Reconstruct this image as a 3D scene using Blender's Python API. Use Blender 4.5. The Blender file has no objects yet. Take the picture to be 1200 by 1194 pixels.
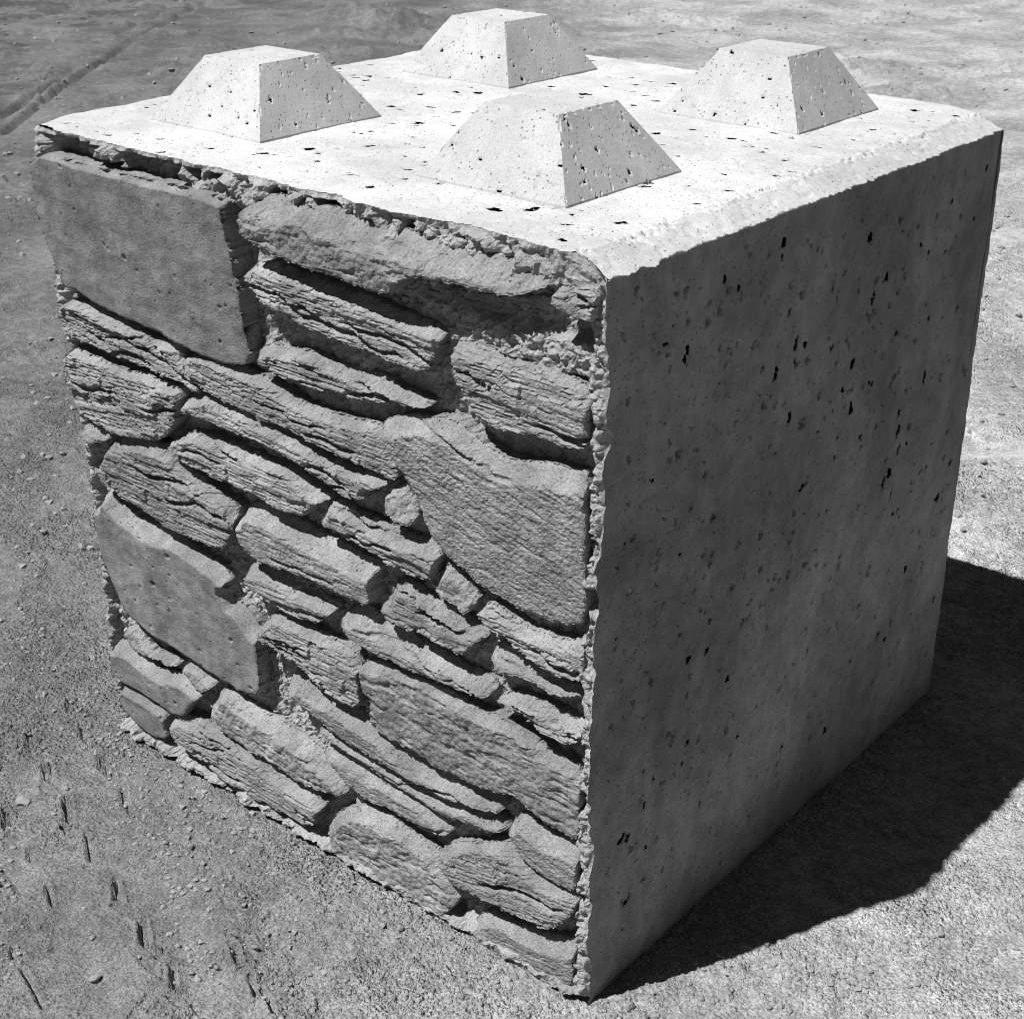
import bpy, math
import numpy as np
from mathutils import Matrix, Vector

# ------------------------------------------------------------------ camera
SC = bpy.context.scene
cam_d = bpy.data.cameras.new("camera")
cam = bpy.data.objects.new("camera", cam_d)
SC.collection.objects.link(cam)
cam_d.sensor_fit = 'HORIZONTAL'
cam_d.sensor_width = 36.0
cam_d.lens = 1777.655 / 1200.0 * 36.0
cam_d.clip_start = 0.05
cam_d.clip_end = 3000.0
cam.matrix_world = Matrix(((0.766970, -0.281994, 0.576399, 0.883048),
    (0.641672, 0.332005, -0.691396, -1.216589),
    (0.003602, 0.900140, 0.435586, 1.441385),
    (0.000000, 0.000000, 0.000000, 1.000000)))
SC.camera = cam

# ------------------------------------------------------------------ sky and sun
TO_SUN = Vector((-0.235, -0.485, 0.995)).normalized()
elev = math.asin(TO_SUN.z)
world = bpy.data.worlds.new("World")
SC.world = world
world.use_nodes = True
wn = world.node_tree.nodes
wl = world.node_tree.links
wn.clear()
w_out = wn.new('ShaderNodeOutputWorld')
w_bg = wn.new('ShaderNodeBackground')
w_sky = wn.new('ShaderNodeTexSky')
w_sky.sky_type = 'NISHITA'
w_sky.sun_disc = False
w_sky.sun_elevation = elev
w_sky.sun_rotation = math.atan2(TO_SUN.x, TO_SUN.y)
w_sky.altitude = 1500.0
w_sky.air_density = 0.3
w_sky.dust_density = 0.05
w_bw = wn.new('ShaderNodeSeparateColor')    # black and white photograph through a red filter: a dark clear sky
wl.new(w_sky.outputs[0], w_bw.inputs[0])
wl.new(w_bw.outputs[0], w_bg.inputs['Color'])
w_bg.inputs['Strength'].default_value = 0.095
wl.new(w_bg.outputs[0], w_out.inputs['Surface'])

sun_d = bpy.data.lights.new("sun", 'SUN')
sun_d.energy = 5.0
sun_d.angle = math.radians(0.53)
sun_d.color = (1.0, 1.0, 1.0)
sun = bpy.data.objects.new("sun", sun_d)
SC.collection.objects.link(sun)
sun.rotation_euler = TO_SUN.to_track_quat('Z', 'Y').to_euler()
sun.location = (-3, -6, 12)

SC.cycles.filter_width = 1.1
SC.cycles.max_bounces = 4
SC.cycles.diffuse_bounces = 2
SC.view_settings.view_transform = 'Standard'
SC.view_settings.look = 'None'
SC.view_settings.gamma = 1.0
SC.view_settings.use_curve_mapping = False
SC.view_settings.exposure = 0.40

# ------------------------------------------------------------------ noise helpers (numpy)
def _h(ix, iy, seed):
    n = (ix.astype(np.int64) * 374761393 + iy.astype(np.int64) * 668265263 + seed * 974634777) & 0xffffffff
    n = ((n ^ (n >> 13)) * 1274126177) & 0xffffffff
    n = n ^ (n >> 16)
    return n

def perlin(x, y, seed=0):
    x = np.asarray(x, float); y = np.asarray(y, float)
    ix = np.floor(x); iy = np.floor(y)
    fx = x - ix; fy = y - iy
    u = fx * fx * fx * (fx * (fx * 6 - 15) + 10)
    v = fy * fy * fy * (fy * (fy * 6 - 15) + 10)
    def g(dx, dy):
        a = _h(ix + dx, iy + dy, seed) * (2 * math.pi / 4294967296.0)
        return np.cos(a) * (fx - dx) + np.sin(a) * (fy - dy)
    a = g(0, 0); b = g(1, 0); c = g(0, 1); d = g(1, 1)
    return 1.5 * ((a * (1 - u) + b * u) * (1 - v) + (c * (1 - u) + d * u) * v)

def fbm(x, y, seed=0, octv=4, gain=0.5, lac=2.03):
    s = 0; a = 1.0; f = 1.0
    for k in range(octv):
        s = s + a * perlin(x * f + 17.3 * k, y * f - 9.1 * k, seed + k)
        a *= gain; f *= lac
    return s

def ridged(x, y, seed=0, octv=3):
    s = 0; a = 1.0; f = 1.0
    for k in range(octv):
        s = s + a * (1 - 2 * np.abs(perlin(x * f, y * f, seed + k)))
        a *= 0.5; f *= 2.1
    return s

def cell(x, y, seed=0):
    """distance to the nearest jittered grid point (chunky grit)"""
    ix = np.floor(x); iy = np.floor(y)
    best = np.full(np.shape(x), 9.0)
    for dx in (-1, 0, 1):
        for dy in (-1, 0, 1):
            h = _h(ix + dx, iy + dy, seed)
            px = ix + dx + (h & 1023) / 1023.0
            py = iy + dy + ((h >> 10) & 1023) / 1023.0
            best = np.minimum(best, (px - x) ** 2 + (py - y) ** 2)
    return np.sqrt(best)

def grains(x, y, seed=0, dens=.6, rmax=.45):
    """height field of separate rounded grains of many sizes lying on a jittered grid"""
    ix = np.floor(x); iy = np.floor(y)
    best = np.zeros(np.shape(x))
    for dx in (-1, 0, 1):
        for dy in (-1, 0, 1):
            h = _h(ix + dx, iy + dy, seed)
            px = ix + dx + (h & 1023) / 1023.0
            py = iy + dy + ((h >> 10) & 1023) / 1023.0
            q = ((h >> 20) & 1023) / 1023.0
            r = np.where(q < dens, rmax * (.25 + .75 * (q / dens) ** 2), 0)
            el = .7 + .6 * ((h >> 5) & 255) / 255.0
            d2 = ((px - x) ** 2 * el + (py - y) ** 2 / el)
            best = np.maximum(best, np.sqrt(np.maximum(0, r * r - d2)))
    return best

def smooth(a, b, x):
    t = np.clip((x - a) / (b - a), 0, 1)
    return t * t * (3 - 2 * t)

# ------------------------------------------------------------------ mesh helpers
def make_obj(name, verts, faces, mats, parent=None, origin=(0, 0, 0), shade=True, fmat=None):
    """verts (n,3) in world metres; faces: (m,3) or (m,4) int array or a list of such arrays"""
    verts = np.asarray(verts, float) - np.asarray(origin, float)
    if not isinstance(faces, list):
        faces = [faces]
    me = bpy.data.meshes.new(name)
    nl = sum(f.size for f in faces); nf = sum(len(f) for f in faces)
    me.vertices.add(len(verts)); me.vertices.foreach_set('co', verts.astype(np.float32).ravel())
    me.loops.add(nl)
    me.loops.foreach_set('vertex_index', np.concatenate([f.ravel() for f in faces]).astype(np.int32))
    me.polygons.add(nf)
    tot = np.concatenate([np.full(len(f), f.shape[1]) for f in faces]).astype(np.int32)
    me.polygons.foreach_set('loop_start', (np.cumsum(tot) - tot).astype(np.int32))
    me.polygons.foreach_set('loop_total', tot)
    me.polygons.foreach_set('use_smooth', np.full(nf, shade))
    if not isinstance(mats, (list, tuple)):
        mats = [mats]
    for m in mats:
        me.materials.append(m)
    if fmat is not None:
        me.polygons.foreach_set('material_index', fmat.astype(np.int32))
    me.update(calc_edges=True)
    me.validate()
    ob = bpy.data.objects.new(name, me)
    SC.collection.objects.link(ob)
    if parent is not None:
        ob.parent = parent
        ob.location = Vector(origin) - parent.location
    else:
        ob.location = origin
    return ob

def grid_faces(ni, nj, off=0, flip=False):
    i, j = np.meshgrid(np.arange(ni - 1), np.arange(nj - 1), indexing='ij')
    a = i * nj + j
    f = np.stack([a, a + nj, a + nj + 1, a + 1], -1).reshape(-1, 4) + off
    return f[:, ::-1] if flip else f

def tag(ob, label=None, cat=None, group=None, kind=None):
    if label: ob['label'] = label
    if cat: ob['category'] = cat
    if group: ob['group'] = group
    if kind: ob['kind'] = kind
    return ob

# ------------------------------------------------------------------ materials
def new_mat(name):
    m = bpy.data.materials.new(name)
    m.use_nodes = True
    nt = m.node_tree
    b = nt.nodes['Principled BSDF']
    b.inputs['Specular IOR Level'].default_value = 0.15
    return m, nt, b

class NT:
    def __init__(self, nt):
        self.nt = nt
        self.tc = nt.nodes.new('ShaderNodeTexCoord')
        self.geo = nt.nodes.new('ShaderNodeNewGeometry')
    def pos(self, scale=(1, 1, 1), rot=(0, 0, 0)):
        m = self.nt.nodes.new('ShaderNodeMapping')
        m.inputs['Scale'].default_value = scale
        m.inputs['Rotation'].default_value = rot
        self.nt.links.new(self.geo.outputs['Position'], m.inputs['Vector'])
        return m.outputs[0]
    def noise(self, vec, scale, detail=4, rough=0.55, dist=0.0):
        n = self.nt.nodes.new('ShaderNodeTexNoise')
        n.inputs['Scale'].default_value = scale
        n.inputs['Detail'].default_value = detail
        n.inputs['Roughness'].default_value = rough
        n.inputs['Distortion'].default_value = dist
        self.nt.links.new(vec, n.inputs['Vector'])
        return n.outputs['Fac']
    def vor(self, vec, scale, rnd=1.0):
        n = self.nt.nodes.new('ShaderNodeTexVoronoi')
        n.inputs['Scale'].default_value = scale
        n.inputs['Randomness'].default_value = rnd
        self.nt.links.new(vec, n.inputs['Vector'])
        return n.outputs['Distance']
    def rng(self, val, a, b, c, d, interp='SMOOTHSTEP'):
        n = self.nt.nodes.new('ShaderNodeMapRange')
        n.interpolation_type = interp
        n.inputs[1].default_value = a; n.inputs[2].default_value = b
        n.inputs[3].default_value = c; n.inputs[4].default_value = d
        self.nt.links.new(val, n.inputs[0])
        return n.outputs[0]
    def math(self, op, a, b):
        n = self.nt.nodes.new('ShaderNodeMath'); n.operation = op
        for k, s in ((0, a), (1, b)):
            if isinstance(s, (int, float)): n.inputs[k].default_value = s
            else: self.nt.links.new(s, n.inputs[k])
        return n.outputs[0]
    def bump(self, h, dist, strength=1.0, prev=None):
        n = self.nt.nodes.new('ShaderNodeBump')
        n.inputs['Strength'].default_value = strength
        n.inputs['Distance'].default_value = dist
        self.nt.links.new(h, n.inputs['Height'])
        if prev is not None: self.nt.links.new(prev, n.inputs['Normal'])
        return n.outputs[0]
    def grey(self, fac):
        n = self.nt.nodes.new('ShaderNodeCombineColor')
        for k in range(3): self.nt.links.new(fac, n.inputs[k])
        return n.outputs[0]

def mat_concrete(name, albedo, mott, pale_foot=False):
    m, nt, b = new_mat(name)
    t = NT(nt)
    p = t.pos()
    big = t.math('MULTIPLY', t.rng(t.noise(p, 4.0, 5, .65, .4), .3, .7, 1 - mott, 1 + mott), t.rng(t.noise(p, 30, 3, .7), .3, .7, 1 - .5 * mott, 1 + .5 * mott))
    streak = t.rng(t.noise(t.pos((9, 9, 1.1)), 1.0, 4, .6, .8), .3, .7, .93, 1.06)
    spk = t.rng(t.noise(p, 520, 2, .6), .3, .7, .84, 1.16)
    col = t.math('MULTIPLY', t.math('MULTIPLY', t.math('MULTIPLY', big, streak), spk), albedo)
    if pale_foot:      # paler towards the foot, ragged and streaked
        sep = nt.nodes.new('ShaderNodeSeparateXYZ')
        nt.links.new(t.geo.outputs['Position'], sep.inputs[0])
        hgt = t.math('ADD', sep.outputs[2], t.math('MULTIPLY', t.math('SUBTRACT', t.noise(t.pos((6, 6, 2)), 1.0, 5, .65, .6), .5), .9))
        col = t.math('MULTIPLY', col, t.rng(hgt, .0, .6, 1.55, 1.0))
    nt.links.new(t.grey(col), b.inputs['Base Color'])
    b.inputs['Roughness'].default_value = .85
    pore = t.rng(t.vor(p, 130), .07, .2, 0, 1)
    pm = t.rng(t.noise(p, 45, 2, .5), .42, .56, 1, 0)
    pore = t.math('MAXIMUM', pore, pm)
    n1 = t.bump(t.noise(p, 260, 3, .6), .0010, .35)
    n2 = t.bump(pore, .003, 1.0, n1)
    nt.links.new(n2, b.inputs['Normal'])
    return m

def mat_stone():
    m, nt, b = new_mat('cast_stone')
    t = NT(nt)
    oi = nt.nodes.new('ShaderNodeObjectInfo')
    p = t.pos()
    rnd = t.rng(oi.outputs['Random'], 0, 1, .86, 1.14, 'LINEAR')
    big = t.rng(t.noise(p, 14, 3, .65), .3, .7, .82, 1.16)
    st = t.rng(t.noise(t.pos((34, 34, 5)), 1.0, 3, .6, .4), .3, .7, .86, 1.12)
    spk = t.rng(t.noise(p, 420, 2, .6), .3, .7, .76, 1.24)
    col = t.math('MULTIPLY', t.math('MULTIPLY', t.math('MULTIPLY', t.math('MULTIPLY', rnd, big), spk), st), .228)
    nt.links.new(t.grey(col), b.inputs['Base Color'])
    b.inputs['Roughness'].default_value = .9
    n1 = t.bump(t.noise(p, 360, 2, .7), .0018, .8)
    pore = t.rng(t.vor(p, 110), .08, .22, 0, 1)
    pm = t.rng(t.noise(p, 30, 3, .5), .52, .62, 1, 0)
    n2 = t.bump(t.math('MAXIMUM', pore, pm), .003, 1.0, n1)
    nt.links.new(n2, b.inputs['Normal'])
    return m

def mat_mortar():
    m, nt, b = new_mat('rough_mortar')
    t = NT(nt)
    p = t.pos()
    big = t.rng(t.noise(p, 18, 5, .6), .3, .7, .82, 1.15)
    spk = t.rng(t.noise(p, 300, 3, .6), .3, .7, .8, 1.2)
    col = t.math('MULTIPLY', t.math('MULTIPLY', big, spk), .35)
    nt.links.new(t.grey(col), b.inputs['Base Color'])
    b.inputs['Roughness'].default_value = .95
    n1 = t.bump(t.noise(p, 240, 5, .7), .004, 1.0)
    nt.links.new(n1, b.inputs['Normal'])
    return m

def mat_ground():
    m, nt, b = new_mat('dry_dirt')
    t = NT(nt)
    p = t.pos()
    # darker soil on the one side, paler on the other, with a ragged border
    sep = nt.nodes.new('ShaderNodeSeparateXYZ')
    nt.links.new(t.geo.outputs['Position'], sep.inputs[0])
    d = t.math('ADD', t.math('MULTIPLY', sep.outputs[0], .72), t.math('MULTIPLY', sep.outputs[1], .55))
    d = t.math('ADD', d, t.math('MULTIPLY', t.math('SUBTRACT', t.noise(p, .9, 5, .6), .5), 2.2))
    pale = t.rng(d, -.9, .7, 0, 1)
    base = t.rng(pale, 0, 1, .142, .335, 'LINEAR')
    patch = t.rng(t.noise(p, 2.6, 4, .62, .4), .3, .7, .82, 1.18)
    mid = t.rng(t.noise(p, 34, 4, .75), .3, .7, .74, 1.26)
    spk = t.rng(t.noise(p, 260, 2, .6), .3, .7, .72, 1.28)
    # darker damp clods in the churned ground far behind on the left
    dk = t.rng(t.noise(t.pos((1, 1, 1)), 2.3, 4, .7, .3), .50, .58, 0, 1)
    dk = t.math('MULTIPLY', dk, t.rng(d, -3.2, -1.2, 1, 0))
    base = t.math('MULTIPLY', base, t.rng(dk, 0, 1, 1.06, .62, 'LINEAR'))
    col = t.math('MULTIPLY', t.math('MULTIPLY', t.math('MULTIPLY', base, patch), mid), spk)
    nt.links.new(t.grey(col), b.inputs['Base Color'])
    b.inputs['Roughness'].default_value = .95
    lo = t.rng(t.noise(p, 2.2, 3, .6, .5), .40, .60, .35, 1)
    g1 = t.rng(t.vor(p, 120), .0, .55, 1, 0)
    g2 = t.rng(t.vor(p, 270), .0, .55, .6, 0)
    hh = t.math('ADD', t.math('MAXIMUM', g1, g2), t.noise(p, 90, 2, .6))
    n1 = t.bump(t.math('MULTIPLY', hh, lo), .0065, 1.0)
    nt.links.new(n1, b.inputs['Normal'])
    return m

def mat_pebble():
    m, nt, b = new_mat('pale_pebble')
    t = NT(nt)
    p = t.pos()
    col = t.math('MULTIPLY', t.rng(t.noise(p, 60, 4, .6), .3, .7, .8, 1.2), .26)
    nt.links.new(t.grey(col), b.inputs['Base Color'])
    b.inputs['Roughness'].default_value = .9
    nt.links.new(t.bump(t.noise(p, 300, 4, .6), .002, .7), b.inputs['Normal'])
    return m

M_TOP = mat_concrete('top_concrete', .485, .12)      # slightly paler concrete on the top
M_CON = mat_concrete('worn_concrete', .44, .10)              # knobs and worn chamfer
M_SIDE_SHADE = mat_concrete('shade_toned_concrete', .175, .28, pale_foot=True)           # smooth side: darker copy of the concrete, shade put into its colour
M_STONE, M_MORT, M_GRD, M_PEB = mat_stone(), mat_mortar(), mat_ground(), mat_pebble()
rs = np.random.RandomState(11)

# ------------------------------------------------------------------ data: stone outlines (style, front y, ledge width, ledge depth, outline x z ...)
STONES = [
    ('flat', -0.006, 0.004, 0.008, [-1.0, 0.966, -0.884, 0.961, -0.772, 0.961, -0.594, 0.966, -0.593, 0.933, -0.584, 0.864, -0.581, 0.819, -0.575, 0.747, -0.634, 0.732, -0.722, 0.74, -0.758, 0.746, -0.839, 0.751, -0.911, 0.757, -0.949, 0.77, -0.981, 0.768, -0.994, 0.804, -1.007, 0.839, -1.013, 0.893]),
    ('layer', -0.004, 0.014, 0.016, [-1.003, 0.743, -0.962, 0.754, -0.91, 0.744, -0.851, 0.739, -0.788, 0.731, -0.737, 0.736, -0.728, 0.717, -0.7, 0.695, -0.691, 0.676, -0.745, 0.684, -0.821, 0.687, -0.906, 0.692, -0.982, 0.69, -1.004, 0.705, -1.011, 0.721]),
    ('layer', -0.008, 0.012, 0.014, [-0.991, 0.674, -0.938, 0.673, -0.871, 0.667, -0.817, 0.676, -0.767, 0.671, -0.73, 0.668, -0.747, 0.633, -0.743, 0.621, -0.773, 0.591, -0.794, 0.579, -0.869, 0.565, -0.931, 0.566, -0.979, 0.576, -0.996, 0.595, -1.0, 0.631]),
    ('layer', -0.006, 0.014, 0.018, [-0.732, 0.719, -0.674, 0.734, -0.616, 0.733, -0.562, 0.732, -0.514, 0.718, -0.454, 0.712, -0.405, 0.715, -0.345, 0.72, -0.32, 0.693, -0.311, 0.671, -0.322, 0.658, -0.357, 0.659, -0.408, 0.665, -0.486, 0.671, -0.567, 0.672, -0.633, 0.681, -0.685, 0.687, -0.715, 0.698]),
    ('layer', -0.008, 0.014, 0.018, [-0.743, 0.648, -0.686, 0.676, -0.628, 0.672, -0.57, 0.67, -0.52, 0.664, -0.462, 0.652, -0.407, 0.647, -0.336, 0.654, -0.335, 0.643, -0.37, 0.625, -0.36, 0.619, -0.394, 0.606, -0.433, 0.613, -0.468, 0.627, -0.52, 0.639, -0.586, 0.643, -0.656, 0.645, -0.72, 0.639]),
    ('layer', -0.008, 0.016, 0.018, [-0.771, 0.585, -0.739, 0.605, -0.682, 0.616, -0.611, 0.613, -0.565, 0.613, -0.52, 0.614, -0.477, 0.598, -0.442, 0.592, -0.473, 0.574, -0.497, 0.549, -0.548, 0.555, -0.605, 0.559, -0.641, 0.557, -0.69, 0.56, -0.733, 0.56, -0.763, 0.574]),
    ('layer', -0.008, 0.026, 0.016, [-0.943, 0.509, -0.915, 0.545, -0.856, 0.566, -0.769, 0.577, -0.747, 0.552, -0.705, 0.537, -0.669, 0.531, -0.639, 0.522, -0.634, 0.493, -0.653, 0.459, -0.667, 0.445, -0.717, 0.445, -0.782, 0.445, -0.841, 0.454, -0.902, 0.459, -0.932, 0.469, -0.951, 0.483]),
    ('rubble', -0.006, 0.02, 0.012, [-0.988, 0.547, -0.942, 0.565, -0.905, 0.556, -0.933, 0.537, -0.964, 0.523, -0.987, 0.534]),
    ('flat', -0.006, 0.022, 0.018, [-0.959, 0.436, -0.938, 0.455, -0.91, 0.432, -0.863, 0.423, -0.793, 0.431, -0.736, 0.417, -0.686, 0.41, -0.669, 0.398, -0.667, 0.361, -0.637, 0.353, -0.609, 0.325, -0.613, 0.285, -0.617, 0.215, -0.66, 0.202, -0.712, 0.206, -0.791, 0.215, -0.861, 0.219, -0.909, 0.231, -0.935, 0.248, -0.956, 0.297, -0.971, 0.353, -0.97, 0.398]),
    ('slate', -0.01, 0.026, 0.024, [-0.63, 0.508, -0.618, 0.529, -0.581, 0.543, -0.547, 0.539, -0.491, 0.531, -0.437, 0.523, -0.384, 0.52, -0.358, 0.521, -0.37, 0.5, -0.369, 0.462, -0.398, 0.46, -0.463, 0.463, -0.531, 0.461, -0.591, 0.454, -0.619, 0.467, -0.629, 0.486]),
    ('layer', -0.002, 0.022, 0.02, [-0.633, 0.427, -0.589, 0.437, -0.537, 0.433, -0.48, 0.431, -0.441, 0.432, -0.453, 0.414, -0.477, 0.394, -0.518, 0.386, -0.559, 0.389, -0.6, 0.397, -0.629, 0.405]),
    ('layer', -0.006, 0.018, 0.016, [-0.607, 0.34, -0.567, 0.378, -0.508, 0.377, -0.452, 0.372, -0.414, 0.364, -0.401, 0.351, -0.405, 0.327, -0.402, 0.286, -0.447, 0.286, -0.491, 0.3, -0.537, 0.315, -0.579, 0.313, -0.603, 0.323]),
    ('layer', -0.006, 0.022, 0.02, [-0.459, 0.574, -0.439, 0.592, -0.397, 0.585, -0.351, 0.583, -0.296, 0.581, -0.248, 0.583, -0.258, 0.562, -0.261, 0.535, -0.298, 0.532, -0.343, 0.537, -0.389, 0.546, -0.436, 0.552, -0.457, 0.557]),
    ('rubble', -0.004, 0.012, 0.012, [-0.335, 0.639, -0.31, 0.655, -0.291, 0.637, -0.282, 0.621, -0.29, 0.602, -0.312, 0.599, -0.332, 0.609, -0.339, 0.623]),
    ('slate', -0.006, 0.024, 0.014, [-0.345, 0.728, -0.305, 0.746, -0.243, 0.76, -0.203, 0.755, -0.173, 0.739, -0.138, 0.734, -0.083, 0.747, -0.043, 0.748, -0.012, 0.755, -0.009, 0.662, -0.011, 0.561, -0.06, 0.547, -0.111, 0.543, -0.151, 0.548, -0.192, 0.561, -0.225, 0.573, -0.253, 0.592, -0.271, 0.618, -0.28, 0.641, -0.298, 0.667, -0.317, 0.684, -0.335, 0.708]),
    ('rubble', 0.002, 0.012, 0.012, [-0.262, 0.529, -0.251, 0.549, -0.242, 0.56, -0.218, 0.553, -0.199, 0.539, -0.19, 0.53, -0.205, 0.505, -0.219, 0.508, -0.238, 0.513, -0.252, 0.516]),
    ('layer', -0.006, 0.014, 0.016, [-0.183, 0.524, -0.169, 0.538, -0.138, 0.525, -0.102, 0.519, -0.059, 0.524, -0.009, 0.538, -0.012, 0.523, -0.011, 0.488, -0.045, 0.482, -0.075, 0.482, -0.111, 0.492, -0.147, 0.502, -0.174, 0.508]),
    ('layer', -0.005, 0.024, 0.02, [-0.347, 0.485, -0.325, 0.514, -0.29, 0.51, -0.251, 0.503, -0.222, 0.498, -0.194, 0.492, -0.175, 0.487, -0.194, 0.467, -0.209, 0.449, -0.242, 0.453, -0.272, 0.454, -0.302, 0.451, -0.338, 0.45, -0.353, 0.462]),
    ('slate', -0.006, 0.026, 0.022, [-0.434, 0.423, -0.406, 0.447, -0.369, 0.439, -0.327, 0.437, -0.282, 0.429, -0.242, 0.424, -0.213, 0.423, -0.175, 0.425, -0.163, 0.413, -0.175, 0.396, -0.213, 0.397, -0.253, 0.394, -0.303, 0.39, -0.35, 0.389, -0.393, 0.39, -0.419, 0.398]),
    ('slate', -0.006, 0.024, 0.02, [-0.17, 0.469, -0.156, 0.482, -0.128, 0.477, -0.093, 0.471, -0.057, 0.469, -0.015, 0.467, -0.01, 0.463, -0.044, 0.455, -0.075, 0.45, -0.11, 0.452, -0.142, 0.451, -0.165, 0.454]),
    ('layer', -0.006, 0.018, 0.018, [-0.156, 0.408, -0.137, 0.42, -0.101, 0.423, -0.065, 0.422, -0.03, 0.42, -0.011, 0.425, -0.013, 0.4, -0.038, 0.392, -0.074, 0.393, -0.105, 0.4, -0.133, 0.401, -0.151, 0.402]),
    ('coarse', -0.004, 0.014, 0.012, [-0.399, 0.36, -0.385, 0.37, -0.337, 0.376, -0.285, 0.38, -0.235, 0.378, -0.196, 0.373, -0.148, 0.377, -0.103, 0.368, -0.059, 0.359, -0.01, 0.36, -0.01, 0.313, -0.012, 0.253, -0.057, 0.251, -0.088, 0.259, -0.122, 0.276, -0.159, 0.26, -0.188, 0.256, -0.233, 0.253, -0.285, 0.256, -0.321, 0.263, -0.365, 0.258, -0.383, 0.268, -0.381, 0.297, -0.399, 0.33]),
    ('slate', -0.006, 0.026, 0.024, [-0.57, 0.256, -0.553, 0.275, -0.527, 0.287, -0.481, 0.278, -0.43, 0.271, -0.392, 0.264, -0.351, 0.264, -0.331, 0.255, -0.284, 0.248, -0.238, 0.248, -0.187, 0.244, -0.149, 0.249, -0.153, 0.228, -0.178, 0.225, -0.217, 0.216, -0.263, 0.208, -0.306, 0.21, -0.349, 0.218, -0.408, 0.22, -0.454, 0.224, -0.488, 0.235, -0.531, 0.246]),
    ('slate', -0.002, 0.016, 0.018, [-0.502, 0.223, -0.441, 0.217, -0.385, 0.219, -0.337, 0.208, -0.289, 0.202, -0.242, 0.206, -0.201, 0.212, -0.152, 0.218, -0.142, 0.204, -0.182, 0.189, -0.221, 0.184, -0.263, 0.177, -0.305, 0.185, -0.347, 0.188, -0.397, 0.194, -0.437, 0.2, -0.48, 0.206]),
    ('slate', -0.004, 0.026, 0.024, [-0.493, 0.194, -0.446, 0.198, -0.402, 0.192, -0.345, 0.189, -0.304, 0.182, -0.261, 0.174, -0.233, 0.165, -0.246, 0.148, -0.267, 0.142, -0.31, 0.143, -0.359, 0.139, -0.398, 0.136, -0.432, 0.145, -0.464, 0.16]),
    ('flat', -0.006, 0.02, 0.018, [-0.98, 0.167, -0.955, 0.179, -0.905, 0.169, -0.863, 0.159, -0.818, 0.175, -0.771, 0.168, -0.755, 0.159, -0.791, 0.123, -0.805, 0.098, -0.844, 0.095, -0.894, 0.101, -0.946, 0.101, -0.983, 0.108]),
    ('rubble', 0.002, 0.014, 0.014, [-0.948, 0.212, -0.922, 0.214, -0.896, 0.198, -0.876, 0.185, -0.86, 0.196, -0.811, 0.195, -0.819, 0.186, -0.863, 0.179, -0.893, 0.173, -0.929, 0.175, -0.949, 0.188]),
    ('rubble', 0.0, 0.014, 0.014, [-0.806, 0.19, -0.78, 0.206, -0.74, 0.198, -0.72, 0.196, -0.736, 0.177, -0.764, 0.168, -0.79, 0.178]),
    ('flat', -0.006, 0.012, 0.012, [-0.966, 0.096, -0.947, 0.095, -0.888, 0.092, -0.845, 0.089, -0.856, 0.068, -0.853, 0.036, -0.892, 0.025, -0.935, 0.034, -0.97, 0.052]),
    ('layer', -0.008, 0.022, 0.018, [-0.84, 0.081, -0.827, 0.098, -0.749, 0.11, -0.695, 0.107, -0.63, 0.1, -0.567, 0.092, -0.512, 0.088, -0.482, 0.084, -0.502, 0.062, -0.494, 0.045, -0.535, 0.029, -0.586, 0.031, -0.651, 0.026, -0.704, 0.028, -0.758, 0.036, -0.792, 0.048, -0.826, 0.055]),
    ('coarse', -0.004, 0.024, 0.02, [-0.747, 0.156, -0.703, 0.193, -0.652, 0.181, -0.589, 0.178, -0.528, 0.175, -0.493, 0.16, -0.47, 0.151, -0.441, 0.134, -0.448, 0.116, -0.497, 0.103, -0.546, 0.1, -0.595, 0.108, -0.66, 0.11, -0.712, 0.113, -0.743, 0.137]),
    ('coarse', -0.008, 0.022, 0.016, [-0.481, 0.053, -0.468, 0.075, -0.431, 0.106, -0.39, 0.123, -0.339, 0.124, -0.302, 0.113, -0.27, 0.11, -0.249, 0.091, -0.223, 0.066, -0.221, 0.052, -0.24, 0.027, -0.256, 0.008, -0.284, 0.003, -0.322, 0.007, -0.361, 0.007, -0.408, 0.003, -0.449, 0.002, -0.472, 0.016]),
    ('layer', -0.008, 0.022, 0.016, [-0.259, 0.116, -0.238, 0.139, -0.196, 0.157, -0.166, 0.182, -0.127, 0.188, -0.099, 0.175, -0.061, 0.168, -0.006, 0.175, -0.005, 0.143, -0.05, 0.104, -0.069, 0.089, -0.108, 0.086, -0.147, 0.083, -0.187, 0.086, -0.228, 0.083, -0.249, 0.096]),
    ('slate', -0.006, 0.024, 0.018, [-0.139, 0.222, -0.12, 0.245, -0.087, 0.234, -0.046, 0.238, -0.008, 0.248, -0.009, 0.217, -0.008, 0.181, -0.04, 0.173, -0.077, 0.172, -0.1, 0.173, -0.119, 0.186]),
    ('slate', -0.006, 0.018, 0.016, [-0.216, 0.004, -0.2, 0.028, -0.179, 0.05, -0.139, 0.058, -0.09, 0.066, -0.042, 0.079, -0.006, 0.095, -0.009, 0.06, -0.01, 0.021, -0.036, 0.001, -0.069, -0.005, -0.108, -0.004, -0.149, -0.007, -0.19, -0.006]),
    ('coarse', -0.024, 0.03, 0.03, [-0.555, 0.978, -0.485, 0.982, -0.397, 0.98, -0.314, 0.977, -0.236, 0.974, -0.161, 0.972, -0.101, 0.965, -0.078, 0.962, -0.078, 0.956, -0.087, 0.951, -0.125, 0.939, -0.167, 0.937, -0.198, 0.938, -0.237, 0.937, -0.263, 0.935, -0.283, 0.923, -0.304, 0.904, -0.346, 0.903, -0.395, 0.908, -0.447, 0.909, -0.507, 0.918, -0.546, 0.917, -0.558, 0.938]),
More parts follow.
